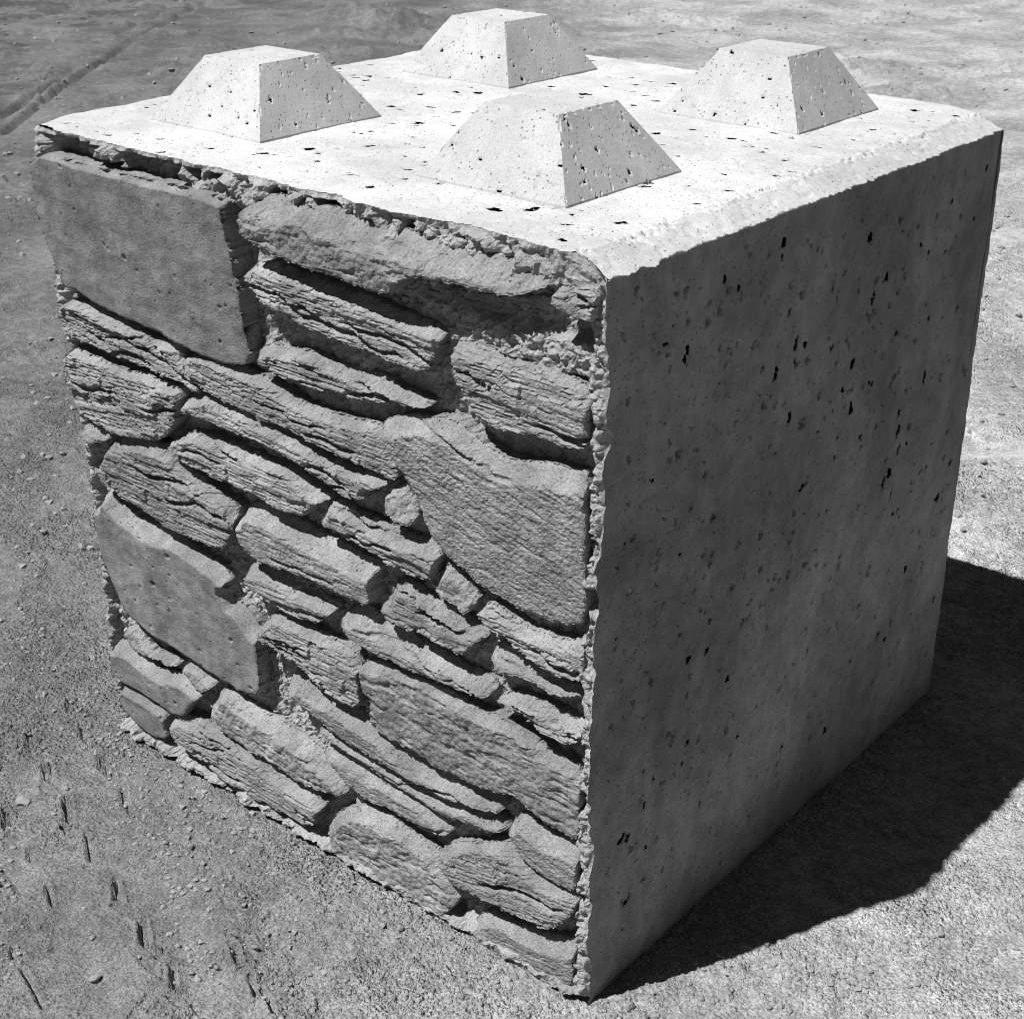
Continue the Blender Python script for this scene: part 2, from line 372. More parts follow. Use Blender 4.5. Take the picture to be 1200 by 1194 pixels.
    ('layer', 0.02, 0.002, 0.004, [-0.345, 0.884, -0.305, 0.908, -0.278, 0.916, -0.2, 0.918, -0.123, 0.931, -0.087, 0.938, -0.089, 0.914, -0.094, 0.885, -0.122, 0.873, -0.162, 0.87, -0.2, 0.871, -0.252, 0.873, -0.306, 0.879]),
    ('layer', -0.008, 0.016, 0.018, [-0.466, 0.889, -0.407, 0.883, -0.353, 0.88, -0.298, 0.874, -0.239, 0.87, -0.231, 0.865, -0.245, 0.837, -0.259, 0.813, -0.286, 0.814, -0.332, 0.817, -0.396, 0.82, -0.471, 0.825, -0.517, 0.836, -0.559, 0.852, -0.571, 0.874, -0.551, 0.892]),
    ('layer', -0.002, 0.018, 0.018, [-0.571, 0.768, -0.542, 0.78, -0.497, 0.783, -0.45, 0.785, -0.405, 0.783, -0.36, 0.784, -0.317, 0.778, -0.266, 0.775, -0.258, 0.769, -0.29, 0.762, -0.34, 0.756, -0.384, 0.747, -0.422, 0.746, -0.469, 0.74, -0.517, 0.742, -0.552, 0.749]),
    ('layer', -0.008, 0.022, 0.016, [-0.223, 0.86, -0.2, 0.865, -0.165, 0.866, -0.128, 0.862, -0.083, 0.86, -0.045, 0.856, -0.019, 0.849, -0.01, 0.834, -0.012, 0.808, -0.013, 0.78, -0.043, 0.78, -0.079, 0.777, -0.119, 0.776, -0.153, 0.775, -0.171, 0.783, -0.192, 0.788, -0.205, 0.809, -0.219, 0.827]),
    ('layer', -0.012, 0.006, 0.008, [-0.066, 0.959, -0.04, 0.962, -0.012, 0.962, -0.012, 0.945, -0.012, 0.928, -0.04, 0.931, -0.066, 0.936]),
]
# marks in the dirt: x0, y0, x1, y1, half width, depth
SLOTS = [(-1.08, -0.115, -1.045, -0.139, 0.003, 0.011), (-1.081, -0.106, -1.038, -0.135, 0.003, 0.011), (-0.997, -0.141, -0.95, -0.173, 0.003, 0.011), (-0.984, -0.139, -0.937, -0.17, 0.003, 0.011), (-0.892, -0.176, -0.842, -0.209, 0.003, 0.011), (-0.883, -0.173, -0.833, -0.206, 0.003, 0.011), (-0.793, -0.208, -0.74, -0.24, 0.003, 0.011), (-0.778, -0.209, -0.735, -0.236, 0.003, 0.011), (-0.676, -0.242, -0.643, -0.267, 0.003, 0.011), (-0.676, -0.239, -0.632, -0.266, 0.003, 0.011), (-0.584, -0.269, -0.54, -0.299, 0.003, 0.011), (-0.58, -0.266, -0.529, -0.297, 0.003, 0.011), (-0.48, -0.296, -0.441, -0.327, 0.003, 0.011), (-0.477, -0.297, -0.443, -0.321, 0.003, 0.011), (-0.374, -0.33, -0.356, -0.341, 0.003, 0.011), (-1.12, -0.008, -1.089, -0.029, 0.003, 0.011), (-1.041, -0.039, -1.008, -0.06, 0.003, 0.011), (-1.036, -0.034, -1.003, -0.056, 0.003, 0.011), (-0.946, -0.071, -0.916, -0.092, 0.003, 0.011), (-0.94, -0.069, -0.905, -0.088, 0.003, 0.011), (-0.842, -0.105, -0.807, -0.128, 0.003, 0.011), (-0.832, -0.106, -0.799, -0.126, 0.003, 0.011), (-0.441, -0.227, -0.404, -0.246, 0.003, 0.011), (-0.434, -0.225, -0.401, -0.244, 0.003, 0.011), (-0.368, -0.255, -0.336, -0.271, 0.003, 0.011), (-0.34, -0.258, -0.296, -0.277, 0.003, 0.011), (-0.946, -0.25, -0.908, -0.274, 0.003, 0.011), (-0.931, -0.251, -0.905, -0.266, 0.003, 0.011), (-0.828, -0.286, -0.806, -0.298, 0.003, 0.011), (-0.741, -0.314, -0.701, -0.332, 0.003, 0.011), (-0.672, -0.418, -0.654, -0.428, 0.003, 0.011), (-1.121, -0.118, -1.089, -0.117, 0.0032, 0.01), (-1.04, -0.153, -0.997, -0.15, 0.0032, 0.01), (-0.939, -0.187, -0.897, -0.185, 0.0032, 0.01), (-0.836, -0.222, -0.795, -0.219, 0.0032, 0.01), (-0.735, -0.252, -0.684, -0.249, 0.0032, 0.01), (-0.633, -0.279, -0.588, -0.272, 0.0032, 0.01), (-0.538, -0.301, -0.482, -0.301, 0.0032, 0.01), (-0.431, -0.342, -0.4, -0.339, 0.0032, 0.01), (-0.395, -0.328, -0.37, -0.333, 0.0032, 0.01), (-0.626, -0.433, -0.588, -0.443, 0.0032, 0.01), (-0.588, -0.443, -0.541, -0.458, 0.0032, 0.01), (-0.789, -0.131, -0.777, -0.132, 0.0032, 0.01), (-0.395, -0.249, -0.384, -0.247, 0.0032, 0.01), (-0.996, -0.06, -0.985, -0.059, 0.0032, 0.01), (-0.9, -0.094, -0.886, -0.092, 0.0032, 0.01), (-0.888, -0.28, -0.886, -0.264, 0.0032, 0.01)]
RUTS = [(-5.565, 2.764, -5.92, 3.229, 0.022, 0.034), (-5.92, 3.229, -6.312, 3.699, 0.022, 0.034), (-5.27, 2.582, -5.824, 3.238, 0.022, 0.034), (-5.824, 3.238, -6.179, 3.686, 0.022, 0.034), (-6.179, 3.686, -6.743, 4.362, 0.022, 0.034), (-6.743, 4.362, -7.427, 5.253, 0.022, 0.034), (-7.427, 5.253, -7.967, 6.026, 0.022, 0.034), (-7.179, 4.628, -7.785, 5.467, 0.02, 0.03), (-7.785, 5.467, -8.238, 6.094, 0.02, 0.03), (-8.255, 4.523, -8.365, 5.093, 0.04, 0.04), (-8.365, 5.093, -8.462, 5.588, 0.04, 0.04), (-7.707, 4.165, -7.744, 4.48, 0.04, 0.04), (-8.085, 5.271, -7.955, 5.456, 0.03, 0.03), (-6.172, 3.402, -6.358, 3.746, 0.02, 0.03)]

# ------------------------------------------------------------------ ground
def ground_height(x, y):
    h = .010 * fbm(x * 1.3, y * 1.3, 3, 3)
    far = smooth(1.5, 6, np.hypot(x - .4, y + .2))
    h = h + far * .03 * fbm(x * .7, y * .7, 40, 4)
    # compacted smooth bands and loose gritty bands
    wx = x + .10 * fbm(x * 3, y * 3, 21, 2)
    wy = y + .10 * fbm(x * 3, y * 3, 25, 2)
    loose = smooth(-.22, .28, fbm(wx * 2.1, wy * 2.6, 60, 3))
    loose = np.maximum(loose, smooth(.28, .05, np.abs(y + .05)) * smooth(-1.0, -.75, x) * .8)
    def band(x0, y0, x1, y1, r0, r1):
        dx, dy = x1 - x0, y1 - y0
        t = np.clip(((x - x0) * dx + (y - y0) * dy) / (dx * dx + dy * dy), 0, 1)
        return smooth(r0, r1, np.hypot(x - x0 - t * dx, y - y0 - t * dy) + .02 * fbm(x * 14, y * 14, 67, 3))
    loose = loose * band(-1.25, -.02, -.36, -.40, .045, .11) * band(-1.12, .03, -.80, -.10, .03, .07) * (.25 + .75 * band(.28, .30, .55, .62, .10, .22))
    g = loose * (.004 * fbm(x * 28, y * 28, 70, 3) + grains(x * 62, y * 62, 5, .55, .45) / 62 * 1.1 + grains(x * 125, y * 125, 8, .8, .5) / 125 * 1.2)
    g = g + grains(x * 90, y * 90, 9, .10, .42) / 90 * .9
    rgh = far * smooth(-.1, .4, fbm(x * .9, y * .9, 64, 4))
    g = g + rgh * (grains(x * 22, y * 22, 12, .5, .45) / 22 * 1.0)
    g = g + .0016 * fbm(x * 16, y * 16, 80, 4) + .0006 * fbm(x * 120, y * 120, 90, 2)
    clump = smooth(.28, .55, fbm(x * 1.1, y * 1.1, 130, 3)) * far
    h = h + clump * (.035 * np.abs(fbm(x * 7, y * 7, 150, 4)))
    # long shallow ridges and furrows left by tracks passing beside the block
    tt = (x * .39 + y * .92) + .03 * fbm(x * 2, y * 2, 230, 3)
    tr = smooth(.05, -.12, tt) * smooth(-1.6, -1.2, x)
    h = h + tr * .006 * np.sin(tt * 46 + 1.2 * fbm(x * 3, y * 3, 235, 2)) * smooth(-.3, .3, fbm(x * 2.4, y * 2.4, 238, 2))
    ts = (x * .93 - y * .37) + .04 * fbm(x * 2, y * 2, 240, 3)
    h = h + .007 * smooth(.2, .5, x + .5 * y) * np.sin(ts * 30) * smooth(-.2, .4, fbm(x * 2.0, y * 2.0, 244, 2)) * smooth(3.5, 2, np.hypot(x, y))
    # cracks in the crust
    ck = np.abs(fbm(wx * 4.1, wy * 4.1, 200, 4))
    h = h - .006 * smooth(.035, .008, ck) * smooth(-.05, .3, fbm(x * 3.3, y * 3.3, 220, 2)) * smooth(2.6, 1.6, np.hypot(x + .5, y))
    # heap of dirt and rubble far behind on the right, and clods behind the block
    def heap(cx, cy, rx, ry, hh, s):
        r = np.hypot((x - cx) / rx, (y - cy) / ry)
        return hh * smooth(1.0, .1, r + .35 * fbm(x * 2.2, y * 2.2, s, 4)) * (1 + .5 * fbm(x * 8, y * 8, s + 9, 3))
    h = h + heap(-3.3, 9.9, 1.0, .55, .16, 301) + heap(-5.6, 3.95, .45, .12, .05, 311) + heap(-4.6, 4.9, .6, .25, .06, 321)
    h = h + heap(-2.6, 6.0, .4, .2, .06, 331) + heap(-6.4, 6.0, .8, .3, .07, 341)
    # flatten under and right beside the block so that it stands on the ground
    near = np.maximum(np.maximum(-1.02 - x, x), np.maximum(-.02 - y, y - 1.0))
    k = smooth(.25, .0, near)
    h = h * (1 - .8 * k) - .0015 * k + g * (1 - .45 * smooth(.06, 0, near))
    wob = .0018 * fbm(x * 45, y * 45, 400, 3)
    carve = np.zeros_like(h); rise = np.zeros_like(h)
    for (x0, y0, x1, y1, w, dep) in SLOTS + RUTS:
        m = (x > min(x0, x1) - 4 * w) & (x < max(x0, x1) + 4 * w) & (y > min(y0, y1) - 4 * w) & (y < max(y0, y1) + 4 * w)
        if not m.any(): continue
        px = x[m]; py = y[m]; dx = x1 - x0; dy = y1 - y0
        if w < .01:
            px = px + wob[m] * .5; py = py - wob[m] * .5
        tt = np.clip(((px - x0) * dx + (py - y0) * dy) / (dx * dx + dy * dy), 0, 1)
        d = np.hypot(px - x0 - tt * dx, py - y0 - tt * dy)
        carve[m] = np.maximum(carve[m], dep * np.exp(-(d / w) ** 4))
        if w < .01:
            rise[m] = np.maximum(rise[m], .3 * dep * np.exp(-((d - 2.1 * w) / (.8 * w)) ** 2))
    return h - carve + rise * (carve < .001)

CAMX, CAMY, CAMZ, FPX = cam.location.x, cam.location.y, cam.location.z, 1777.655
def build_ground():
    r = [.02, .3, .6, .9, 1.1]
    while r[-1] < 900:
        q = r[-1]
        step = 1.75 * (q * q + CAMZ ** 2) / (CAMZ * FPX)
        if q < 1.25: step *= 3
        if 4 < q < 9.5: step *= .7
        if q > 12: step = max(step, q * .06)
        r.append(q + step)
    r = np.array(r)
    a0 = math.atan2(.691, -.576)
    fine = np.arange(-.43, .43, .0018)
    rest = np.linspace(.43, 2 * math.pi - .43, 70)
    a = a0 + np.concatenate([fine, rest])
    R_, A_ = np.meshgrid(r, a, indexing='ij')
    x = (CAMX + R_ * np.cos(A_)).ravel(); y = (CAMY + R_ * np.sin(A_)).ravel()
    z = ground_height(x, y)
    z *= 1 - smooth(30, 80, R_.ravel()) * .9
    f = grid_faces(len(r), len(a))
    ob = make_obj('ground', np.stack([x, y, z], 1), f, M_GRD)
    tag(ob, kind='structure')
build_ground()

# ------------------------------------------------------------------ the block
W, D, H = 1.0, .967, .995
block = bpy.data.objects.new('concrete_block', None)
block.empty_display_size = .2
block.location = (-.5, .49, 0)
SC.collection.objects.link(block)
tag(block, 'concrete block with a cast stone front and four pyramid knobs on top', 'block')

def y_top(x):      # broken front edge of the top
    return .006 + .010 * smooth(-.965, -1.03, x) + .007 * fbm(x * 14, x * 0 + .3, 500, 4) + .003 * perlin(x * 160, x * 0 + .7, 510)
def y_side(z):     # broken front edge of the smooth side
    n = fbm(z * 13, z * 0 + .4, 520, 4)
    return -.004 + (.004 + .008 * smooth(.97, .90, z)) * n + .004 * perlin(z * 60, z * 0 + .2, 530) + .0015 * perlin(z * 130, z * 0 + .2, 531) + .022 * np.exp(-((z - .80) / .02) ** 2)
CH_IN, CH_Z = .046, .980
def y_front(x):    # the same edge, running over the chamfer to the smooth side
    w = smooth(-CH_IN, 0, x)
    return y_top(x) * (1 - w) + y_side(np.full(np.shape(x), CH_Z)) * w

def build_body():
    # one continuous sheet: over the top, down the worn chamfer, down the smooth side
    st = .0022
    n1 = int((1.045 - CH_IN) / st); n2 = 20; n3 = int(CH_Z / st)
    px = np.concatenate([np.linspace(-1.045, -CH_IN, n1), np.linspace(-CH_IN, 0, n2)[1:], np.zeros(n3)])
    pz = np.concatenate([np.full(n1, H), np.linspace(H, CH_Z, n2)[1:], np.linspace(CH_Z, -.012, n3 + 1)[1:]])
    ns = len(px); ib = n1 + n2 - 2       # index of the chamfer's lower edge
    nj = int(D / st) + 1
    tj = np.linspace(0, 1, nj)
    PX = np.repeat(px[:, None], nj, 1); PZ = np.repeat(pz[:, None], nj, 1)
    sl = np.concatenate([[0], np.cumsum(np.hypot(np.diff(px), np.diff(pz)))])
    S = np.repeat(sl[:, None], nj, 1)
    # front and back ends
    yf = np.where(np.arange(ns) <= ib, y_front(px), y_side(pz))
    sl_ = sl
    yb = np.where(np.arange(ns) < ib - n2, .997, .966 + .02 * (CH_Z - pz))
    wb = smooth(ib - 60, ib, np.arange(ns)); yb = np.where(np.arange(ns) <= ib, .997 * (1 - wb) + .958 * wb, yb)
    yb = yb + .0035 * fbm(sl_ * 14, sl_ * 0, 545, 5, .65)
    PY = np.linspace(.0, 1, nj)[None, :] * np.ones((ns, 1))
    base = .0 + PY * D
    dfr = (yf[:, None] - 0) * smooth(.05, 0, base)
    dbk = (yb[:, None] - D) * smooth(D - .10, D, base)
    PY = base + dfr + dbk
    PX[:ib] += (smooth(-.94, -1.045, px[:ib])[:, None]) * (.034 * smooth(.10, .0, PY[:ib]) + .006 * fbm(PY[:ib] * 14, PY[:ib] * 0, 540, 4))
    # unit normal
    nx = np.concatenate([np.zeros(n1), np.full(n2 - 1, .32), np.ones(n3)])[:, None]
    nz = np.concatenate([np.ones(n1), np.full(n2 - 1, .947), np.zeros(n3)])[:, None]
    disp = .0012 * fbm(S * 9, PY * 9, 550, 3) + .0003 * fbm(S * 90, PY * 90, 560, 2)
    # crumbled line along the upper edge of the chamfer
    wob = .014 * fbm(PY * 7, PY * 0 + 2, 570, 4)
    band = np.exp(-((S - (1.045 - CH_IN) - wob) / .007) ** 2)
    band = band * smooth(-.35, .2, fbm(PY * 11, PY * 0, 575, 3))
    disp += band * (.003 * fbm(S * 140, PY * 140, 580, 3) - .008 * smooth(.45, .15, cell(S * 110, PY * 110, 6)))
    # slightly raised lip at the far right and rounded rim
    # ragged flash where chamfer meets side
    jag = np.clip(.0035 + .0035 * fbm(tj * 9, tj * 0 + 5, 590, 3) + .0045 * fbm(tj * 48, tj * 0 + 3, 594, 3, .6) + .0022 * perlin(tj * 210, tj * 0, 597), .0003, .012)
    il = np.arange(ns)
    up = np.clip((il - (n1 - 1)) / (ib - n1 + 1.0), 0, 1) * (il <= ib)
    PX += up[:, None] * jag[None, :] * .92
    PZ -= up[:, None] * jag[None, :] * .30
    dn_ = np.where(il > ib, smooth(CH_Z - .03, CH_Z, pz), 0)
    PZ -= dn_[:, None] * jag[None, :] * .12
    inch = ((il >= n1) & (il <= ib))[:, None]
    disp += np.where(inch, .0006 * fbm(S * 60, PY * 60, 620, 3) - .0014 * smooth(.3, .55, fbm(S * 75, PY * 45, 630, 3)), 0)
    # blow holes
    def pits(n, s0, s1, ymin, ymax, big, ang0, angv, asp, dep):
        out = []
        for _ in range(n):
            a = big * (.28 + .9 * rs.rand() ** 3.0)
            out.append((s0 + (s1 - s0) * rs.rand(), ymin + (ymax - ymin) * rs.rand(), a, a / (1 + asp * rs.rand()), ang0 + angv * rs.randn(), dep * (.5 + a / big)))
        return out
    L = pits(850, .02, sl[n1 - 6], .02, .97, .0092, .9, .9, 1.6, 1)
    L += pits(420, sl[ib] + .03, sl[-1] - .03, .03, .95, .0066, -.45, .35, 2.2, 1)
    DIM = pits(900, sl[ib] + .02, sl[-1] - .02, .02, .95, .0060, -.45, .4, 2.0, .004) + pits(500, .02, sl[ib], .02, .97, .0055, .9, .9, 1.5, .004)
    # the larger cavities
    for (z, y) in ((.855, .15), (.80, .40), (.775, .355), (.70, .40), (.545, .74), (.575, .73), (.47, .73), (.50, .70), (.64, .80), (.77, .50), (.73, .56), (.66, .57), (.81, .60), (.12, .08), (.23, .06), (.22, .75)):
        L.append((sl[ib] + CH_Z - z, y, .010 + .004 * rs.rand(), .0042, -.4 + .3 * rs.randn(), 1))
    wS = S + .0042 * fbm(S * 170, PY * 170, 600, 3); wY = PY + .0042 * fbm(S * 170, PY * 170, 610, 3)
    stj = D / (nj - 1)
    Q = np.full(S.shape, .01)
    for (cs, cy, a, b, an, dp) in L:
        i0 = np.searchsorted(sl, cs - a - .012); i1 = np.searchsorted(sl, cs + a + .012)
        j0 = max(0, int((cy - a - .02) / stj)); j1 = min(nj, int((cy + a + .02) / stj))
        u = wS[i0:i1, j0:j1] - cs; v = wY[i0:i1, j0:j1] - cy
        ca, sa = math.cos(an), math.sin(an)
        e = np.hypot((u * ca + v * sa) / a, (-u * sa + v * ca) / b)
        Q[i0:i1, j0:j1] = np.minimum(Q[i0:i1, j0:j1], (e - 1) * b)
    for (cs, cy, a, b, an, dp) in DIM:
        i0 = np.searchsorted(sl, cs - a - .008); i1 = np.searchsorted(sl, cs + a + .008)
        j0 = max(0, int((cy - a - .015) / stj)); j1 = min(nj, int((cy + a + .015) / stj))
        u = wS[i0:i1, j0:j1] - cs; v = wY[i0:i1, j0:j1] - cy
        ca, sa = math.cos(an), math.sin(an)
        disp[i0:i1, j0:j1] -= dp * smooth(1.2, .5, np.hypot((u * ca + v * sa) / a, (-u * sa + v * ca) / b))
    # open the skin of the concrete over each bubble, with the rim pulled onto the outline
    inn = Q < 0
    pad = np.pad(~inn, 1, constant_values=False)
    nb = np.zeros_like(inn)
    for di in (0, 1, 2):
        for dj in (0, 1, 2):
            nb |= pad[di:di + ns, dj:dj + nj]
    rim = inn & nb
    gs, gy = np.gradient(Q, st, stj)
    g2 = np.maximum(gs * gs + gy * gy, .3)
    ds = np.where(rim, np.clip(-Q * gs / g2, -st, st), 0); dy = np.where(rim, np.clip(-Q * gy / g2, -st, st), 0)
    top = (np.arange(ns) < n1)[:, None]; sid = (np.arange(ns) > ib)[:, None]
    PX = PX + np.where(top, ds, 0); PZ = PZ - np.where(sid, ds, 0); PY = PY + dy
    disp = disp - np.where(rim, .0012, 0)
    gone = (inn & ~rim).ravel(); rimf = inn.ravel()
    PX2 = PX + nx * disp; PZ2 = PZ + nz * disp
    PY2 = PY.copy()
    V = np.stack([PX2, PY2, PZ2], -1).reshape(-1, 3)
    q0 = grid_faces(ns, nj)
    q0 = q0[~(gone[q0].any(1) | rimf[q0].all(1))]
    F = [q0]
    ci = q0[:, 0] // nj
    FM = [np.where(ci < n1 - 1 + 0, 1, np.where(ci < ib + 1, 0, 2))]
    # the plain hidden sides: back, left, underside
    o = len(V)
    ring = np.arange(ns) * nj
    ring = ring[:ib + 1]                       # back edge of the top
    bl = V[ring + nj - 1]
    b2 = bl.copy(); b2[:, 2] = -.012; b2[:, 1] = np.minimum(b2[:, 1], .955)
    b2[:, 0] = np.minimum(b2[:, 0], -.004)
    V = np.concatenate([V, b2])
    i = np.arange(ib)
    F.append(np.stack([ring[:-1] + nj - 1, ring[1:] + nj - 1, o + i + 1, o + i], 1))
    o2 = len(V)
    le = V[:nj]
    l2 = le.copy(); l2[:, 2] = -.012; l2[:, 0] = -.970
    V = np.concatenate([V, l2])
    j = np.arange(nj - 1)
    F.append(np.stack([j, j + 1, o2 + j + 1, o2 + j], 1))
    # closing wall behind the rough front
    o3 = len(V)
    V = np.concatenate([V, np.array([(-1.0, .085, -.012), (-.002, .085, -.012), (-.002, .085, .97), (-1.0, .085, .97)])])
    F.append(np.array([[o3, o3 + 1, o3 + 2, o3 + 3]]))
    # floor of the bubbles, a little below the skin
    o4 = len(V)
    V = np.concatenate([V, np.array([(-1.0, .07, H - .013), (-.012, .07, H - .017), (-.012, .95, H - .017), (-1.0, .95, H - .013), (-.012, .07, .0), (-.012, .95, .0)])])
    F.append(np.array([[o4, o4 + 1, o4 + 2, o4 + 3], [o4 + 1, o4 + 4, o4 + 5, o4 + 2]]))
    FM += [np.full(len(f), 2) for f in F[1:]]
    return make_obj('body', V, F, [M_CON, M_TOP, M_SIDE_SHADE], block, (-.5, .49, 0), fmat=np.concatenate(FM))
build_body()

def build_knob(cx, cy, seed):
    kr = np.random.RandomState(seed)
    b, tp, h = .1182 + kr.uniform(-.001, .001), .0575 + kr.uniform(-.001, .001), .0905 + kr.uniform(-.0015, .0015)
    e = np.concatenate([np.linspace(-b, -tp, 40), np.linspace(-tp, tp, 74)[1:], np.linspace(tp, b, 40)[1:]])
    n = len(e)
    X, Y = np.meshgrid(e, e, indexing='ij')
    m = np.maximum(np.abs(X), np.abs(Y))
    Z = h * np.clip((b - m) / (b - tp), 0, 1)
    side = np.clip((b - m) / (b - tp), 0, 1)
    # metric coordinates on each sloping face, so that the blow holes stay round there
    sl = math.hypot(b - tp, h) / (b - tp)
    fx = np.abs(X) >= np.abs(Y)
    MX = np.where((m > tp) & fx, np.sign(X) * (tp + (np.abs(X) - tp) * sl), X)
    MY = np.where((m > tp) & ~fx, np.sign(Y) * (tp + (np.abs(Y) - tp) * sl), Y)
    wX = MX + .0016 * fbm(MX * 210, MY * 210, seed, 2); wY = MY + .0016 * fbm(MX * 210, MY * 210, seed + 4, 2)
    dn = np.zeros_like(Z)
    R = tp + (b - tp) * sl
    Q = np.full(Z.shape, .01)
    for _ in range(190):
        px, py = rs.uniform(-R, R, 2)
        a = .0013 + .0032 * rs.rand() ** 4
        Q = np.minimum(Q, (np.hypot(wX - px, (wY - py) * rs.uniform(1, 1.6)) / a - 1) * a)
    hole = Q < 0
    dn -= .0012 * smooth(.0012, 0, Q)
    dn += .0004 * fbm(MX * 18 + seed, MY * 18, seed + 8, 3)
    arr = (np.abs(np.abs(X) - np.abs(Y)) < .0022) & (m > tp * .98)
    arr2 = arr | ((np.abs(m - tp) < .0018))
    dn -= np.where(arr2, .0045 * np.clip(fbm(X * 38, Y * 38, seed + 2, 3) - .35, 0, 1), 0)
    nn = math.hypot(b - tp, h)
    nxy, nzz = h / nn, (b - tp) / nn
    on = (m > tp) & (side > 0)
    NX = np.where(on & fx, np.sign(X) * nxy, 0); NY = np.where(on & ~fx, np.sign(Y) * nxy, 0); NZ = np.where(on, nzz, 1)
    keep = (side > 0)
    V = np.stack([X + cx + NX * dn * keep, Y + cy + NY * dn * keep, Z + H + NZ * dn * keep - .004 * (~keep)], -1).reshape(-1, 3)
    q = grid_faces(n, n)
    q = q[hole.ravel()[q].sum(1) < 3]
    cenx = V[q].mean(1)[:, 0] - cx; ceny = V[q].mean(1)[:, 1] - cy
    same = cenx * ceny > 0
    t1 = np.concatenate([q[same][:, [0, 1, 2]], q[same][:, [0, 2, 3]]])
    t2 = np.concatenate([q[~same][:, [0, 1, 3]], q[~same][:, [1, 2, 3]]])
    # floor of the bubbles below the skin
    o = len(V); bi, ti, hi_ = b - .012, tp - .008, h - .010
    V = np.concatenate([V, np.array([(cx + sx * r, cy + sy * r, H + z) for r, z in ((bi, -.006), (ti, hi_)) for sx, sy in ((-1, -1), (1, -1), (1, 1), (-1, 1))])])
    fl = np.array([(0, 1, 5), (0, 5, 4), (1, 2, 6), (1, 6, 5), (2, 3, 7), (2, 7, 6), (3, 0, 4), (3, 4, 7), (4, 5, 6), (4, 6, 7)]) + o
    ob = make_obj('knob', V, np.concatenate([t1, t2, fl]), M_CON, block, (cx, cy, H))
    # crisp arrises between the flat faces
    ob.data.polygons.foreach_set('use_smooth', np.zeros(len(ob.data.polygons), bool))
    return ob
for k, (kx, ky) in enumerate(((-.807, .2556), (-.2852, .2556), (-.2852, .7753), (-.807, .7753))):
    build_knob(kx, ky, 700 + 20 * k)

# ------------------------------------------------------------------ rough mortar ground of the stone front
def build_mortar():
    nu, nv = 375, 375
    u = np.linspace(-1.0, 0, nu); v = np.linspace(0, 1, nv)
    U, T = np.meshgrid(u, v, indexing='ij')
    ztop = H - np.clip((U + CH_IN) / CH_IN, 0, 1) * (H - CH_Z)
    zbot = .009 + .002 * fbm(U * 18, U * 0, 800, 3)
    Z = zbot + (ztop - zbot) * T
    d = .025 + .006 * fbm(U * 9, Z * 14, 810, 3) + .0045 * fbm(U * 55, Z * 55, 820, 3)
    d -= .005 * (0.5 - cell(U * 120, Z * 120, 3)) + .0025 * fbm(U * 170, Z * 170, 815, 2)
    d = d - .016 * smooth(-.30, -.20, U) * smooth(.907, .890, Z) * smooth(.845, .862, Z)      # filled in below the top stone
    g = fbm(U * 40, Z * 40, 830, 3)
    grit = .006 * fbm(U * 50, Z * 50, 840, 4, .6) - .0035 * (.5 - cell(U * 130, Z * 130, 13))
    # flash along the foot
    lip = smooth(.028, .012, Z + .010 * g)
    d = d * (1 - lip) + lip * (-.009 + .75 * grit + .003 * fbm(U * 22, Z * 22, 845, 3))
    # flash up the right edge
    lip = smooth(-.032, -.016, U + .009 * g) * smooth(-.9, -.3, fbm(Z * 11, Z * 0, 850, 3))
    d = d * (1 - lip) + lip * (-.002 + 1.0 * grit)
    # left edge crumbles away
    lip = smooth(-.975, -.995, U + .006 * g)
    d = d * (1 - lip) + lip * (.006 + grit)
    # broken band below the top with hollows
    bnd = smooth(.942, .958, Z + .004 * g) * smooth(1.0, .992, Z)
    rough = .010 * fbm(U * 38, Z * 38, 860, 4) - .008 * (.5 - cell(U * 60, Z * 60, 23)) - .005 * (.5 - cell(U * 130, Z * 130, 24))
    left = smooth(-.55, -.85, U)
    hol = smooth(.0, .22, fbm(U * 15, Z * 16, 880, 3) + .6 * left - .22) * smooth(.948, .960, Z) * smooth(.99, .984, Z) * smooth(-.99, -.97, U) * smooth(-.10, -.25, U)
    d = d * (1 - bnd) + bnd * (.006 - .003 * smooth(-.22, -.06, U) + (1 - .5 * smooth(-.16, -.06, U)) * rough)
    d = d + hol * (.030 + .006 * g)
    # join the top and side edges
    kt = smooth(.010, .0, ztop - Z); d = d * (1 - kt) + kt * y_front(U)
    kr = smooth(-.007, 0, U); d = d * (1 - kr) + kr * y_side(Z)
    ux = U + .004 * fbm(U * 50, Z * 50, 890, 3) * smooth(0, -.01, U) * smooth(1, .985, T)
    ux = ux + smooth(-.97, -1.0, U) * (.010 * fbm(Z * 22, Z * 0, 900, 4) + .005 * perlin(Z * 140, Z * 0, 905) + .012 - .026 * smooth(.45, .95, Z))
    Z2 = Z + .003 * fbm(U * 60, Z * 60, 910, 3) * smooth(1, .985, T)
    V = np.stack([ux, d, Z2], -1)
    # skirts: under the foot, and back along the left side
    foot = V[:, 0].copy(); foot[:, 1] = .07; foot[:, 2] += .004
    V2 = np.concatenate([foot[:, None], V], 1)
    left = V2[0].copy(); left[:, 1] += .085; left[:, 0] += .006
    V2 = np.concatenate([left[None], V2], 0)
    return make_obj('mortar', V2.reshape(-1, 3), grid_faces(nu + 1, nv + 1), M_MORT, block, (-.5, 0, .5), shade=False)
build_mortar()

# ------------------------------------------------------------------ the cast stones, one mesh each
def chaikin(P, k=1):
    for _ in range(k):
        Q = np.roll(P, -1, 0)
        P = np.stack([.78 * P + .22 * Q, .22 * P + .78 * Q], 1).reshape(-1, 2)
    return P

